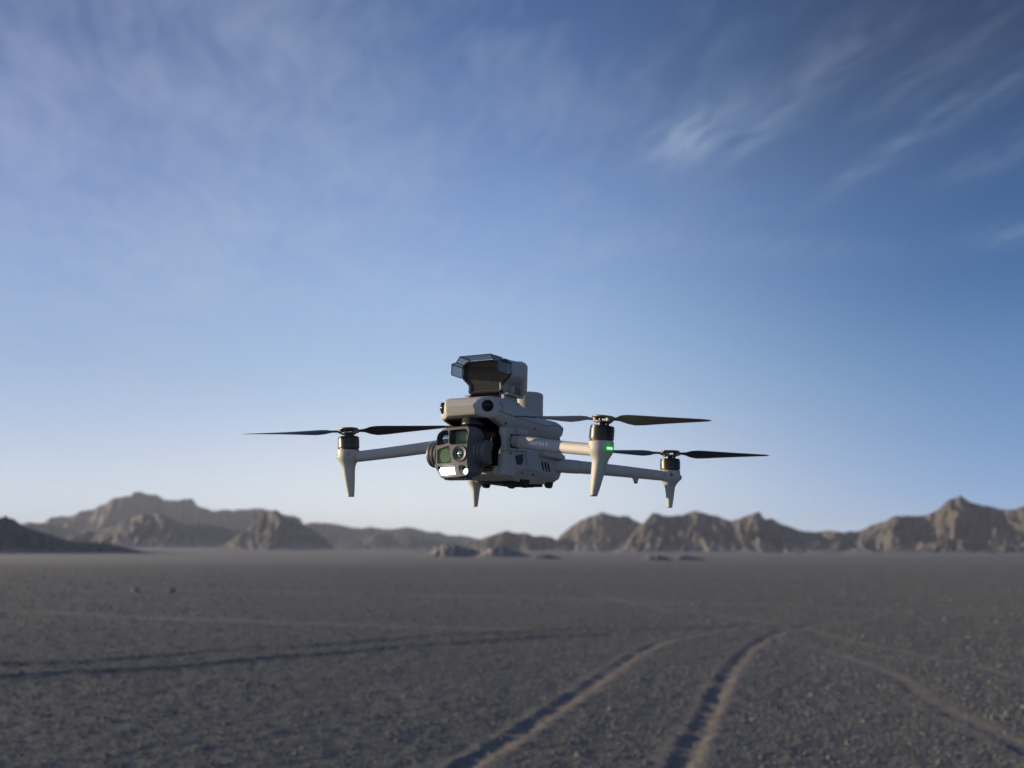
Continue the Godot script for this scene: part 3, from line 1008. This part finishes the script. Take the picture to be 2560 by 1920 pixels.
func make_speaker(d: Node3D) -> void:
	var right := [Vector2(22, 131.5), Vector2(25, 134), Vector2(25, 143.5), Vector2(33, 150.5), Vector2(36.2, 155), Vector2(36.2, 168), Vector2(34, 170.6), Vector2(29.6, 174.6)]
	var outline := PackedVector2Array(right)
	for i in range(right.size() - 1, -1, -1):
		outline.append(Vector2(-right[i].x, right[i].y))
	var grown := outline.duplicate()
	for i in grown.size():
		if grown[i].y > 160.0:
			grown[i].y += 2.6
	var smooth := rounded(outline, 3.0)
	var back := rounded(grown, 3.0)
	var spk := part("loudspeaker", loft([ring_at(smooth, 92), ring_at(smooth, 88), ring_at(back, 54)]), M.grey_shell, d, Transform3D(), 30.0)
	part("rear_cover", prism(rounded(pts("29,178.4 34.4,175 36.6,171 36.6,139 30,131 -30,131 -36.6,139 -36.6,171 -34.4,175 -29,178.4"), 3.4), 50, 57.5, 1.2), M.grey_shell, spk)
	# dark trim round the horn, then the perforated plate with a black well behind it
	var inner := rounded(poly_inset(outline, 3.4), 2.0)
	var outer := rounded(poly_inset(outline, -0.3), 3.0)
	var mid := rounded(poly_inset(outline, 1.5), 2.6)
	part("trim", loft([ring_at(outer, 90), ring_at(outer, 94.2), ring_at(mid, 95.6), ring_at(inner, 94.6), ring_at(inner, 91.4)], false), M.glossy_trim, spk)
	part("horn_well", prism(inner, 88, 92.2, 0.0), M.black, spk)
	var g := part("grille", hex_plate(poly_inset(outline, 3.2), 93.4, 1.0, 2.7, 0.74), M.grille, spk, Transform3D(), 10.0)
	g.set_meta("kind", "stuff")
	# smoked visor standing out from the horn
	var strip := pts("-36.2,153.4 -36.4,167.4 -29.4,168.8 -24,176.2 24,176.2 29.4,168.8 36.4,167.4 36.2,153.4")
	for i in strip.size() - 1:
		var a := strip[i]
		var b := strip[i + 1]
		var c := Vector2(0, 161)
		var k := 0.955
		var n := (b - a).normalized().orthogonal() * 1.0
		if n.dot((a + b) / 2 - c) < 0.0:
			n = -n
		var z1 := 120.0
		var a1 := c + (a - c) * Vector2(k, 0.99)
		var b1 := c + (b - c) * Vector2(k, 0.99)
		var za := z1
		var zb := z1
		var pane := loft([
			PackedVector3Array([Vector3(a.x, a.y, 94), Vector3(b.x, b.y, 94), Vector3(b.x - n.x, b.y - n.y, 94), Vector3(a.x - n.x, a.y - n.y, 94)]),
			PackedVector3Array([Vector3(a1.x, a1.y, za), Vector3(b1.x, b1.y, zb), Vector3(b1.x - n.x, b1.y - n.y, zb), Vector3(a1.x - n.x, a1.y - n.y, za)])])
		part("visor_panel", pane, M.smoked_plastic, spk)
		var e0 := Vector3(a1.x, a1.y, za)
		var e1 := Vector3(b1.x, b1.y, zb)
		part("visor_edge", tube([e0, e0.lerp(e1, 0.5), e1], 0.75), M.visor_edge, spk)
		if true:
			part("visor_edge", tube([Vector3(a.x, a.y, 94), Vector3(a.x, a.y, 94).lerp(e0, 0.5), e0], 0.5), M.visor_edge, spk)
		if i == strip.size() - 2:
			part("visor_edge", tube([Vector3(b.x, b.y, 94), Vector3(b.x, b.y, 94).lerp(e1, 0.5), e1], 0.5), M.visor_edge, spk)
	part("mount", prism(rounded(pts("27,123 27,128.6 24,131.8 -24,131.8 -27,128.6 -27,123"), 1.0), 58, 93, 1.0), M.grey_shell, spk)
	part("mount_gap", box(Vector3(0, 130.4, 94.5), Vector3(40, 2.4, 4), 0.6, 0.3), M.black, spk)
	for s: int in [1, -1]:
		part("mount_lug", box(Vector3(s * 26.5, 126.4, 92), Vector3(4.6, 6, 5), 0.8, 0.6), M.grey_shell, spk)
		var l := part("latch", box(Vector3(s * 28.6, 137.4, 69), Vector3(7, 9.6, 17), 1.2, 1.0), M.latch, spk)
		for k in 6:
			part("latch_rib", box(Vector3(s * 32.3, 137.4, 62.6 + k * 2.5), Vector3(0.7, 8.6, 0.8), 0.2, 0.1), M.motor_ring, l)
		part("mount_rail", box(Vector3(s * 29, 130.6, 72), Vector3(7, 2.6, 40), 0.8, 0.6), M.grey_shell, spk)

func hex_plate(outline: PackedVector2Array, z: float, thick: float, pitch: float, open: float) -> PackedVector3Array:
	# honeycomb of round-cornered holes, each cell a ring of webs
	var out := PackedVector3Array()
	var lo := outline[0]
	var hi := outline[0]
	for p in outline:
		lo = lo.min(p)
		hi = hi.max(p)
	var rad := pitch / sqrt(3.0)
	var row := 0
	var y := lo.y
	while y < hi.y:
		var x := lo.x + (pitch / 2 if row % 2 else 0.0)
		while x < hi.x:
			var c := Vector2(x, y)
			var inside := 0
			for k in 6:
				if Geometry2D.is_point_in_polygon(c + Vector2.UP.rotated(TAU * k / 6) * rad, outline):
					inside += 1
			if inside == 6:
				for k in 6:
					var u := Vector2.UP.rotated(TAU * k / 6)
					var v := Vector2.UP.rotated(TAU * (k + 1) / 6)
					var a := c + u * rad
					var b := c + v * rad
					var e := c + v * rad * open
					var f := c + u * rad * open
					out.append_array([Vector3(a.x, a.y, z), Vector3(b.x, b.y, z), Vector3(e.x, e.y, z), Vector3(a.x, a.y, z), Vector3(e.x, e.y, z), Vector3(f.x, f.y, z)])
					out.append_array([Vector3(f.x, f.y, z), Vector3(e.x, e.y, z), Vector3(e.x, e.y, z - thick), Vector3(f.x, f.y, z), Vector3(e.x, e.y, z - thick), Vector3(f.x, f.y, z - thick)])
			x += pitch
		y += rad * 1.5
		row += 1
	# border between the cells and the trim
	var rim := resample(outline, 2.0)
	var small := poly_inset(rim, 1.6)
	for i in rim.size():
		var j := (i + 1) % rim.size()
		out.append_array([Vector3(rim[i].x, rim[i].y, z - 0.2), Vector3(rim[j].x, rim[j].y, z - 0.2), Vector3(small[j].x, small[j].y, z - 0.2), Vector3(rim[i].x, rim[i].y, z - 0.2), Vector3(small[j].x, small[j].y, z - 0.2), Vector3(small[i].x, small[i].y, z - 0.2)])
	return out

func scaled(p: PackedVector2Array, c: Vector2, s: Vector2, shift := Vector2.ZERO) -> PackedVector2Array:
	var out := PackedVector2Array()
	for q in p:
		out.append(c + (q - c) * s + shift)
	return out

func make_gimbal(d: Node3D) -> void:
	var face := resample(rounded(pts("-17.2,79.2 -10.9,80.6 20.9,81.4 22.4,75 19.6,60 21,36 23.4,28 20.3,22.3 6.2,20.6 -16.9,20.2 -27.5,35 -25.6,38 -26.1,59 -25.4,69.5 -22.1,74.6"), 1.6), 1.6)
	var c := Vector2(-1, 50)
	var holes := [rounded(pts("-24.2,59.6 -24.2,69.5 -22.2,73.6 -18.1,76.6 -8.6,77 -8,68.9 -8,62.6"), 2.0), rounded(pts("-6,77.2 16.4,78 20.6,73.6 18.2,60.6 -4.1,60.6 -6,62.4"), 1.6),
		rounded(pts("-23,54.2 -6.8,58.6 -2,38.8 -22.4,38.2"), 1.4), circle(Vector2(9.2, 49.1), 9.0, 30), rounded(pts("-24.6,34 0.4,34.4 4.2,30.4 4.8,23.8 -17,22.8"), 1.6), rounded(pts("8.6,34.6 15.4,34.9 21.4,30 21.6,25.6 16,23 10.6,26.8"), 2.0)]
	for k in holes.size():
		holes[k] = poly_inset(holes[k], -0.35)
	var head := PackedVector3Array()
	head.append_array(plate(scaled(face, c, Vector2(0.975, 0.98)), holes, 160, [7.0, 7.4, 1.8, 2.6, 4.2, 10.0], 0.4))
	var rings := [ring_at(resample(scaled(face, c, Vector2(0.975, 0.98)), 1.6), 160)]
	var f2 := resample(scaled(face, c, Vector2(0.975, 0.98)), 1.6)
	rings = [ring_at(f2, 160), ring_at(scaled(f2, c, Vector2(1.02, 1.02)), 158.8), ring_at(scaled(f2, c, Vector2(1.1, 1.03), Vector2(1, 0)), 154), ring_at(scaled(f2, c, Vector2(1.16, 1.02), Vector2(1.2, 0)), 147), ring_at(scaled(f2, c, Vector2(1.15, 0.97), Vector2(1.4, 0)), 140), ring_at(scaled(f2, c, Vector2(1.1, 0.86), Vector2(1.4, 0)), 133), ring_at(scaled(f2, c, Vector2(0.95, 0.68), Vector2(1.4, 0)), 127.6), ring_at(scaled(f2, c, Vector2(0.66, 0.44), Vector2(1.4, 0)), 123.6)]
	var hull := loft(rings)
	# drop the front cap, which would cover the recesses
	var kept := PackedVector3Array()
	for i in range(0, hull.size(), 3):
		if hull[i].z > 159.9 and hull[i + 1].z > 159.9 and hull[i + 2].z > 159.9:
			continue
		kept.append_array([hull[i], hull[i + 1], hull[i + 2]])
	head.append_array(kept)
	var pivot := Vector3(0, 50, 140)
	var aim := Basis(Vector3.UP, deg_to_rad(-0.5))
	var g := part("camera_head", head, M.dark_shell, d, Transform3D(aim, pivot - aim * pivot), 34.0)
	# upper left: polished thermal lens in a deep well
	part("well_floor", prism(holes[0], 152, 153.2, 0.0), M.dark_shell, g)
	part("thermal_lens", move(lathe([[7.0, -2], [7.0, 0], [6.2, 1.6], [4.4, 3.0], [2.2, 3.8], [0.2, 4.0]], 26), Transform3D(to_z(), Vector3(-15.6, 68.4, 153.4))), M.mirror_lens, g)
	# upper right: deep window with a round green aperture
	part("camera_glass", prism(holes[1], 151.2, 152.8, 0.0), M.coated_glass, g)
	part("aperture", move(lathe([[6.6, -0.4], [6.6, 0.35], [6.2, 0.5], [0.2, 0.5]], 26), Transform3D(to_z(), Vector3(9.6, 69.8, 152.8))), M.coating, g)
	# lower left: shallow window
	part("camera_glass", prism(holes[2], 156.6, 158.4, 0.0), M.coated_glass, g)
	part("aperture", move(lathe([[8.2, -0.4], [8.2, 0.2], [0.2, 0.3]], 28), Transform3D(to_z(), Vector3(-12.2, 47.2, 158.4))), M.coating, g)
	# lower right: ringed round lens
	var rg := part("lens_ring", move(lathe([[9.0, -4], [10.2, 0.4], [9.6, 1.2], [6.0, -0.6], [6.0, -3]], 32), Transform3D(to_z(), Vector3(9.2, 49.1, 160))), M.dark_shell, g)
	part("lens_glass", move(lathe([[6.1, -2], [6.1, 0], [4.6, 0.6], [3.4, 0.75]], 26), Transform3D(to_z(), Vector3(9.2, 49.1, 158.6))), M.coated_glass, rg)
	part("lens_core", move(lathe([[3.2, -1], [3.2, 0.9], [2.2, 1.5], [0.2, 1.7]], 20), Transform3D(to_z(), Vector3(9.2, 49.1, 158.6))), M.mirror_lens, rg)
	# lower row: lit auxiliary lamp and the rangefinder well with its glowing lens
	var lamp := part("lamp", prism(pts("-22.4,28.8 -20,33.4 -0.4,33.6 1.6,24.6 -18,23.6"), 155.2, 156.4, 0.2), M.white_lamp, g)
	part("lamp_well", prism(holes[4], 154.6, 155.6, 0.0), M.black, g)
	part("range_well", prism(holes[5], 149.2, 150.4, 0.0), M.black, g)
	part("range_lamp", move(lathe([[3.8, -1], [3.8, 0.4], [0.2, 0.8]], 20), Transform3D(to_z(), Vector3(14.0, 28.4, 151.4))), M.white_lamp, g)
	lamp.set_meta("label", "lit white auxiliary lamp")
	var glow := OmniLight3D.new()
	glow.name = "lamp_light"
	glow.light_energy = 0.00035
	glow.light_size = 0.008
	glow.omni_range = 4.0
	glow.omni_attenuation = 2.0
	glow.shadow_enabled = true
	glow.position = Vector3(-9.5, 28.6, 162.0) * MM
	d.add_child(glow, true)
	for k in 8:
		part("cooling_fin", box(Vector3(-13.5 + 4.0 * k, 80.6 + 0.1 * k, 150), Vector3(2.0, 3.0, 15), 0.9, 0.6), M.dark_shell, g)
		part("cooling_fin", box(Vector3(-13.5 + 4.2 * k, 19.9, 149), Vector3(2.2, 3.0, 15), 0.9, 0.6), M.dark_shell, g)
	# tilt barrels left and right with their grooves
	part("tilt_barrel", move(lathe([[15.4, -30], [15.4, -33], [14.2, -33.4], [14.2, -35], [15.6, -35.4], [15.6, -38.4], [14.4, -38.8], [14.4, -39.8], [15.7, -40.2], [15.7, -42], [15.0, -43.6], [12.6, -44.8], [0.4, -45.2]], 36), Transform3D(to_x(), Vector3(0, 50.4, 140))), M.dark_shell, d)
	part("tilt_barrel", move(lathe([[16.4, 22], [15.4, 26.4], [14.2, 26.8], [14.2, 28], [15.2, 28.4], [15.2, 31], [14.0, 31.4], [14.0, 32.6], [14.8, 33], [14.6, 36.6], [13.4, 38.2], [11.4, 38.8], [0.4, 39.2]], 36), Transform3D(to_x(), Vector3(0, 51.6, 138))), M.dark_shell, d)
	part("yoke_arm", sweep([Vector3(6, 91, 122), Vector3(12, 86, 113), Vector3(20, 81, 108), Vector3(28, 75, 109), Vector3(33.4, 67, 116), Vector3(35.6, 59, 124), Vector3(36.4, 51, 127), Vector3(36.4, 42, 127), Vector3(36, 39.6, 127)], Vector3(0.25, 0.2, 0.9), [Vector2(6, 5), Vector2(6.5, 5), Vector2(6.5, 5), Vector2(6.5, 4.6), Vector2(8, 4.4), Vector2(9.6, 4.2), Vector2(10.4, 4.2), Vector2(8.6, 4), Vector2(6.4, 3)], 20, 3.2), M.black, d)
	var yaw := part("yaw_motor", lathe([[13.4, 99], [13.8, 92], [14.2, 90.6], [14.2, 87.2], [13.4, 86], [0.4, 85.6]], 36), M.rubber, d, Transform3D(Basis(), Vector3(6, 0, 128)))
	part("yaw_ring", lathe([[14.3, 88.6], [14.5, 88.2], [14.5, 87.6], [14.3, 87.2]], 36), M.motor_ring, yaw)

func circle(c: Vector2, r: float, n: int) -> PackedVector2Array:
	var out := PackedVector2Array()
	for i in n:
		out.append(c + Vector2.RIGHT.rotated(TAU * i / n) * r)
	return out

func flip(p: Vector3, s: int) -> Vector3:
	return Vector3(p.x * s, p.y, p.z)

func path(points: Array, s: int) -> Array:
	var out := []
	for p in points:
		out.append(flip(p, s))
	return out

func make_front_arm(d: Node3D, s: int) -> void:
	var points := path([Vector3(34, 72, 84), Vector3(43, 70.4, 89), Vector3(50, 69.0, 92.6), Vector3(66, 66.4, 99), Vector3(84, 63.6, 105.2), Vector3(110, 59.8, 113.6), Vector3(140, 55.8, 122.6), Vector3(168, 52.4, 131), Vector3(184, 50.8, 135.6)], s)
	var side := Vector3(-s * 0.3, 0, 0.95)
	part("arm", sweep(points, side, [Vector2(4.6, 6.2), Vector2(5.4, 6.8), Vector2(6.2, 7.2), Vector2(7.0, 7.5), Vector2(7.2, 7.5), Vector2(7.1, 7.3), Vector2(7.0, 7.1), Vector2(7.0, 7.0), Vector2(7.0, 7.0)], 28, 2.9), M.grey_shell, d, Transform3D(), 30.0)
	part("arm_collar", sweep([flip(Vector3(52.0, 68.7, 93.4), s), flip(Vector3(52.5, 68.6, 93.6), s)], side, [Vector2(6.42, 7.34), Vector2(6.44, 7.36)], 28, 2.9), M.seam, d)
	var pod := Vector3(s * 182.6, 0, 136)
	make_leg(d, pod, 60.4, s, [[14.0, 60.4], [14.3, 58.6], [14.4, 54], [14.1, 50], [12.8, 46.6], [10.6, 43], [9.1, 39.6], [8.2, 35], [7.5, 29], [6.6, 21], [5.5, 11], [4.2, 2], [3.9, 0.6], [3.4, 0]], -8.4, 64.0)
	var lean := Basis(Vector3(0, 0, 1), -s * deg_to_rad(5.0))
	make_motor(d, Transform3D(lean, Vector3(s * 182.6, 60.4, 136)), 17.6, 1.0, -12.0 if s > 0 else 33.0)
	if s > 0:
		make_lettering(d, points)

func make_rear_arm(d: Node3D, s: int) -> void:
	var points := path([Vector3(30, 50.6, -25), Vector3(40, 50.4, -32.5), Vector3(52, 50, -43), Vector3(60, 49.7, -50), Vector3(61.5, 49.6, -51.4), Vector3(80, 48.6, -67.4), Vector3(110, 46.2, -93.4), Vector3(140, 43.6, -119.6), Vector3(158.6, 42, -136)], s)
	var side := Vector3(s * 0.65, 0, 0.75)
	part("arm", sweep(points, side, [Vector2(8.6, 8.8), Vector2(9.0, 9.2), Vector2(9.0, 9.2), Vector2(8.8, 9.0), Vector2(8.4, 8.6), Vector2(8.0, 8.2), Vector2(7.4, 7.6), Vector2(6.8, 7.0), Vector2(6.4, 6.6)], 24, 2.4), M.grey_shell, d, Transform3D(), 30.0)
	part("arm_collar", sweep([flip(Vector3(60.0, 49.7, -50.1), s), flip(Vector3(60.6, 49.65, -50.6), s)], side, [Vector2(8.8, 9.0), Vector2(8.75, 8.95)], 24, 2.4), M.seam, d)
	var nub := part("arm_nub", lathe([[6.4, 42], [5.4, 38.4], [3.6, 36.2], [3.0, 33.2], [2.2, 32.2], [0.3, 32]], 16), M.grey_shell, d, Transform3D(Basis(), flip(Vector3(121.5, 0, -103.4), s)))
	part("nub_pad", lathe([[2.4, 33.4], [2.5, 31.6], [1.8, 30.8], [0.3, 30.6]], 14), M.rubber, nub)
	var pod := Vector3(s * 158.4, 0, -136)
	make_leg(d, pod, 50.0, s, [[13.4, 50.0], [13.7, 48.4], [13.7, 41], [13.0, 38], [11.0, 34.6], [8.4, 31.4], [6.8, 28], [5.8, 22], [4.9, 13], [3.5, 2.0], [3.3, 0.5], [2.9, 0]], -0.6, 132.0)
	make_motor(d, Transform3D(Basis(), Vector3(s * 158.4, 50.0, -136)), 16.2, 0.985, 31.0 if s > 0 else 121.0)

func make_leg(d: Node3D, pod: Vector3, top: float, s: int, profile: Array, inset: float, azimuth: float) -> void:
	var out := Vector3(s * sin(deg_to_rad(azimuth)), 0, cos(deg_to_rad(azimuth)))
	var across := Vector3(out.z, 0, -out.x)
	var rings := []
	for q in profile:
		var low: float = clampf((44.0 - q[1]) / 44.0, 0.0, 1.0)
		var shift := Vector3(s * inset * low, 0, 0)
		var power := 2.0 + 0.5 * clampf(low * 3.0, 0.0, 1.0)
		var ring := PackedVector3Array()
		for j in 32:
			var a := TAU * j / 32.0
			var cx := signf(cos(a)) * pow(absf(cos(a)), 2.0 / power)
			var cz := signf(sin(a)) * pow(absf(sin(a)), 2.0 / power)
			ring.append(pod + shift + Vector3(0, q[1], 0) + (out * cx + across * cz) * q[0])
		rings.append(ring)
	var leg := part("landing_leg", loft(rings), M.grey_shell, d, Transform3D(), 40.0)
	# light housing at the end of the arm
	var b := Basis(across, Vector3.UP, out)
	var y := top - 8.6
	part("light_housing", outward(move(box(Vector3.ZERO, Vector3(14, 9.6, 12), 4.2, 2.4), Transform3D(b, pod + out * 8.6 + Vector3(0, y - 0.6, 0)))), M.grey_shell, leg)
	var lit := azimuth < 90.0
	part("light_cover", outward(move(box(Vector3.ZERO, Vector3(11, 5.2, 2), 1.8, 0.8), Transform3D(b, pod + out * 14.0 + Vector3(0, y, 0)))), M.green_lens_cover if lit else M.lens_glass, leg)
	if lit:
		var strip := part("led_lamp", outward(move(box(Vector3.ZERO, Vector3(8.6, 3.2, 1.2), 1.2, 0.3), Transform3D(b, pod + out * 14.9 + Vector3(0, y, 0)))), M.green_led, leg)
		strip.set_meta("label", "lit green position light")
		part("led_core", outward(move(box(Vector3.ZERO, Vector3(6.6, 1.5, 0.6), 0.6, 0.2), Transform3D(b, pod + out * 15.5 + Vector3(0, y, 0)))), M.green_led_core, leg)
		var glow := OmniLight3D.new()
		glow.name = "led_light"
		glow.light_color = lin(0.03, 1.0, 0.1)
		glow.light_energy = 0.00002
		glow.light_size = 0.003
		glow.omni_range = 3.0
		glow.omni_attenuation = 2.0
		glow.shadow_enabled = true
		glow.position = (pod + out * 19.0 + Vector3(0, y, 0)) * MM
		d.add_child(glow, true)
	for k: int in [-1, 1]:
		var dir := (across * k + out * -0.25).normalized()
		part("screw", move(lathe([[2.2, -1], [2.2, 0.25], [1.5, 0.4], [0.9, -0.2]], 14), Transform3D(Basis(Quaternion(Vector3.UP, dir)), pod + dir * 14.0 + Vector3(0, top - 6.2, 0))), M.screw, leg)
	part("rubber_foot", loft([rings[-2], rings[-1]]), M.rubber, leg, Transform3D(Basis(), Vector3(0, -0.35, 0)))

func make_motor(d: Node3D, x: Transform3D, tall: float, k: float, blade_turn: float) -> void:
	var m := part("motor", lathe([[13.6 * k, 2.4], [13.9 * k, 2.8], [13.9 * k, tall - 3.4], [13.5 * k, tall - 3.0], [13.0 * k, tall - 2.8], [13.0 * k, tall - 2.2], [13.7 * k, tall - 2.0], [13.7 * k, tall - 0.9], [12.6 * k, tall], [0.4, tall + 0.2]], 44), M.motor, d, x, 30.0)
	part("motor_base", lathe([[13.2 * k, -1], [13.2 * k, 0.9], [11.5 * k, 1.1], [11.5 * k, 2.8]], 36), M.rubber, m)
	part("winding", lathe([[12.4 * k, 0.8], [12.7 * k, 1.2], [12.7 * k, 2.0], [12.4 * k, 2.5]], 30), M.copper, m)
	part("motor_band", lathe([[13.98 * k, 3.0], [14.1 * k, 3.2], [14.1 * k, 3.8], [13.98 * k, 4.0]], 44), M.motor_ring, m)
	part("shaft", lathe([[6.0, tall - 0.5], [6.0, tall + 1.6], [3.2, tall + 2.0], [3.2, tall + 4.2]], 18), M.motor, m)
	for q in 3:
		part("hub_post", lathe([[1.7, tall + 1], [1.7, tall + 8]], 10), M.motor_ring, m, Transform3D(Basis(), Vector3(5.6, 0, 0).rotated(Vector3.UP, TAU * q / 3.0 + 0.4)))
	# two folding blades, held between the hub's plates
	var up := tall + 3.4
	var turn := Basis(Vector3.UP, deg_to_rad(blade_turn) + 0.0)
	var hub := part("propeller", lathe([[9.4, up + 0.2], [9.8, up + 0.6], [9.8, up + 1.8], [9.2, up + 2.2]], 28), M.hub, d, x, 30.0)
	part("hub_cap", lathe([[12.2, up + 6.0], [12.8, up + 6.3], [12.8, up + 7.4], [12.0, up + 7.9], [7, up + 8.3], [0.4, up + 8.5]], 32), M.hub, hub)
	for q in 2:
		var b := part("blade", blade(), M.blade, hub, Transform3D(turn * Basis(Vector3.UP, PI * q), Vector3(0, up + 4.1, 0)), 30.0)
		part("blade_root", move(lathe([[4.2, -2.4], [4.4, -2.0], [4.4, 2.0], [4.2, 2.4]], 18), Transform3D(turn * Basis(Vector3.UP, PI * q), Vector3(0, up + 4.1, 0)) * Transform3D(Basis(), Vector3(9.0, 0, 0))), M.hub, hub)

func blade() -> PackedVector3Array:
	# radius, leading edge, trailing edge, pitch in degrees, thickness
	var st := [[8, 4.2, -4.2, 4, 4.0], [15, 3.6, -3.4, 12, 3.2], [21, 4.6, -4.4, 20, 2.8], [29, 7.6, -8.6, 29, 2.5], [38, 8.4, -11.0, 30, 2.2], [50, 8.2, -11.2, 27, 1.9], [70, 7.4, -10.2, 22, 1.6], [90, 6.2, -9.0, 18, 1.4], [110, 4.8, -7.6, 14.5, 1.2], [125, 3.8, -7.0, 9.5, 1.0], [133, 2.0, -5.6, 9, 0.8], [136.8, -0.6, -3.8, 9, 0.5]]
	var rings := []
	for q in st:
		var ring := PackedVector3Array()
		var pitch := deg_to_rad(q[3])
		for j in 14:
			var a := TAU * j / 14.0
			var t := 0.5 + 0.5 * cos(a)
			var zz: float = lerpf(q[2], q[1], t)
			var yy: float = sin(a) * q[4] * 0.5 * (0.6 + 0.4 * sin(PI * clampf(t, 0.05, 0.95))) + 0.035 * (q[1] - q[2]) * sin(PI * t)
			var r: float = q[0]
			ring.append(Vector3(r, yy * cos(pitch) + zz * sin(pitch) + r * 0.012, zz * cos(pitch) - yy * sin(pitch)))
		rings.append(ring)
	return loft(rings)

func make_lettering(d: Node3D, points: Array) -> void:
	var f := SystemFont.new()
	f.font_names = PackedStringArray(["Droid Sans"])
	f.font_weight = 600
	var t := TextMesh.new()
	t.text = "Matrice 4"
	t.font = f
	t.font_size = 48
	t.pixel_size = 0.000146
	t.depth = 0.0002
	t.horizontal_alignment = HORIZONTAL_ALIGNMENT_LEFT
	t.vertical_alignment = VERTICAL_ALIGNMENT_CENTER
	t.material = M.lettering
	var a := Vector3(78, 65.6, 103.2)
	var b := Vector3(110, 60.9, 113.6)
	var along := (b - a).normalized()
	var face := along.cross(Vector3.UP).normalized() * -1.0
	if face.z < 0.0:
		face = -face
	var up := face.cross(along).normalized()
	var o := MeshInstance3D.new()
	o.name = "lettering"
	o.mesh = t
	o.transform = Transform3D(Basis(along, up, face), (a + face * 7.18) * MM)
	d.add_child(o, true)
	o.set_meta("label", "white model name on the arm")
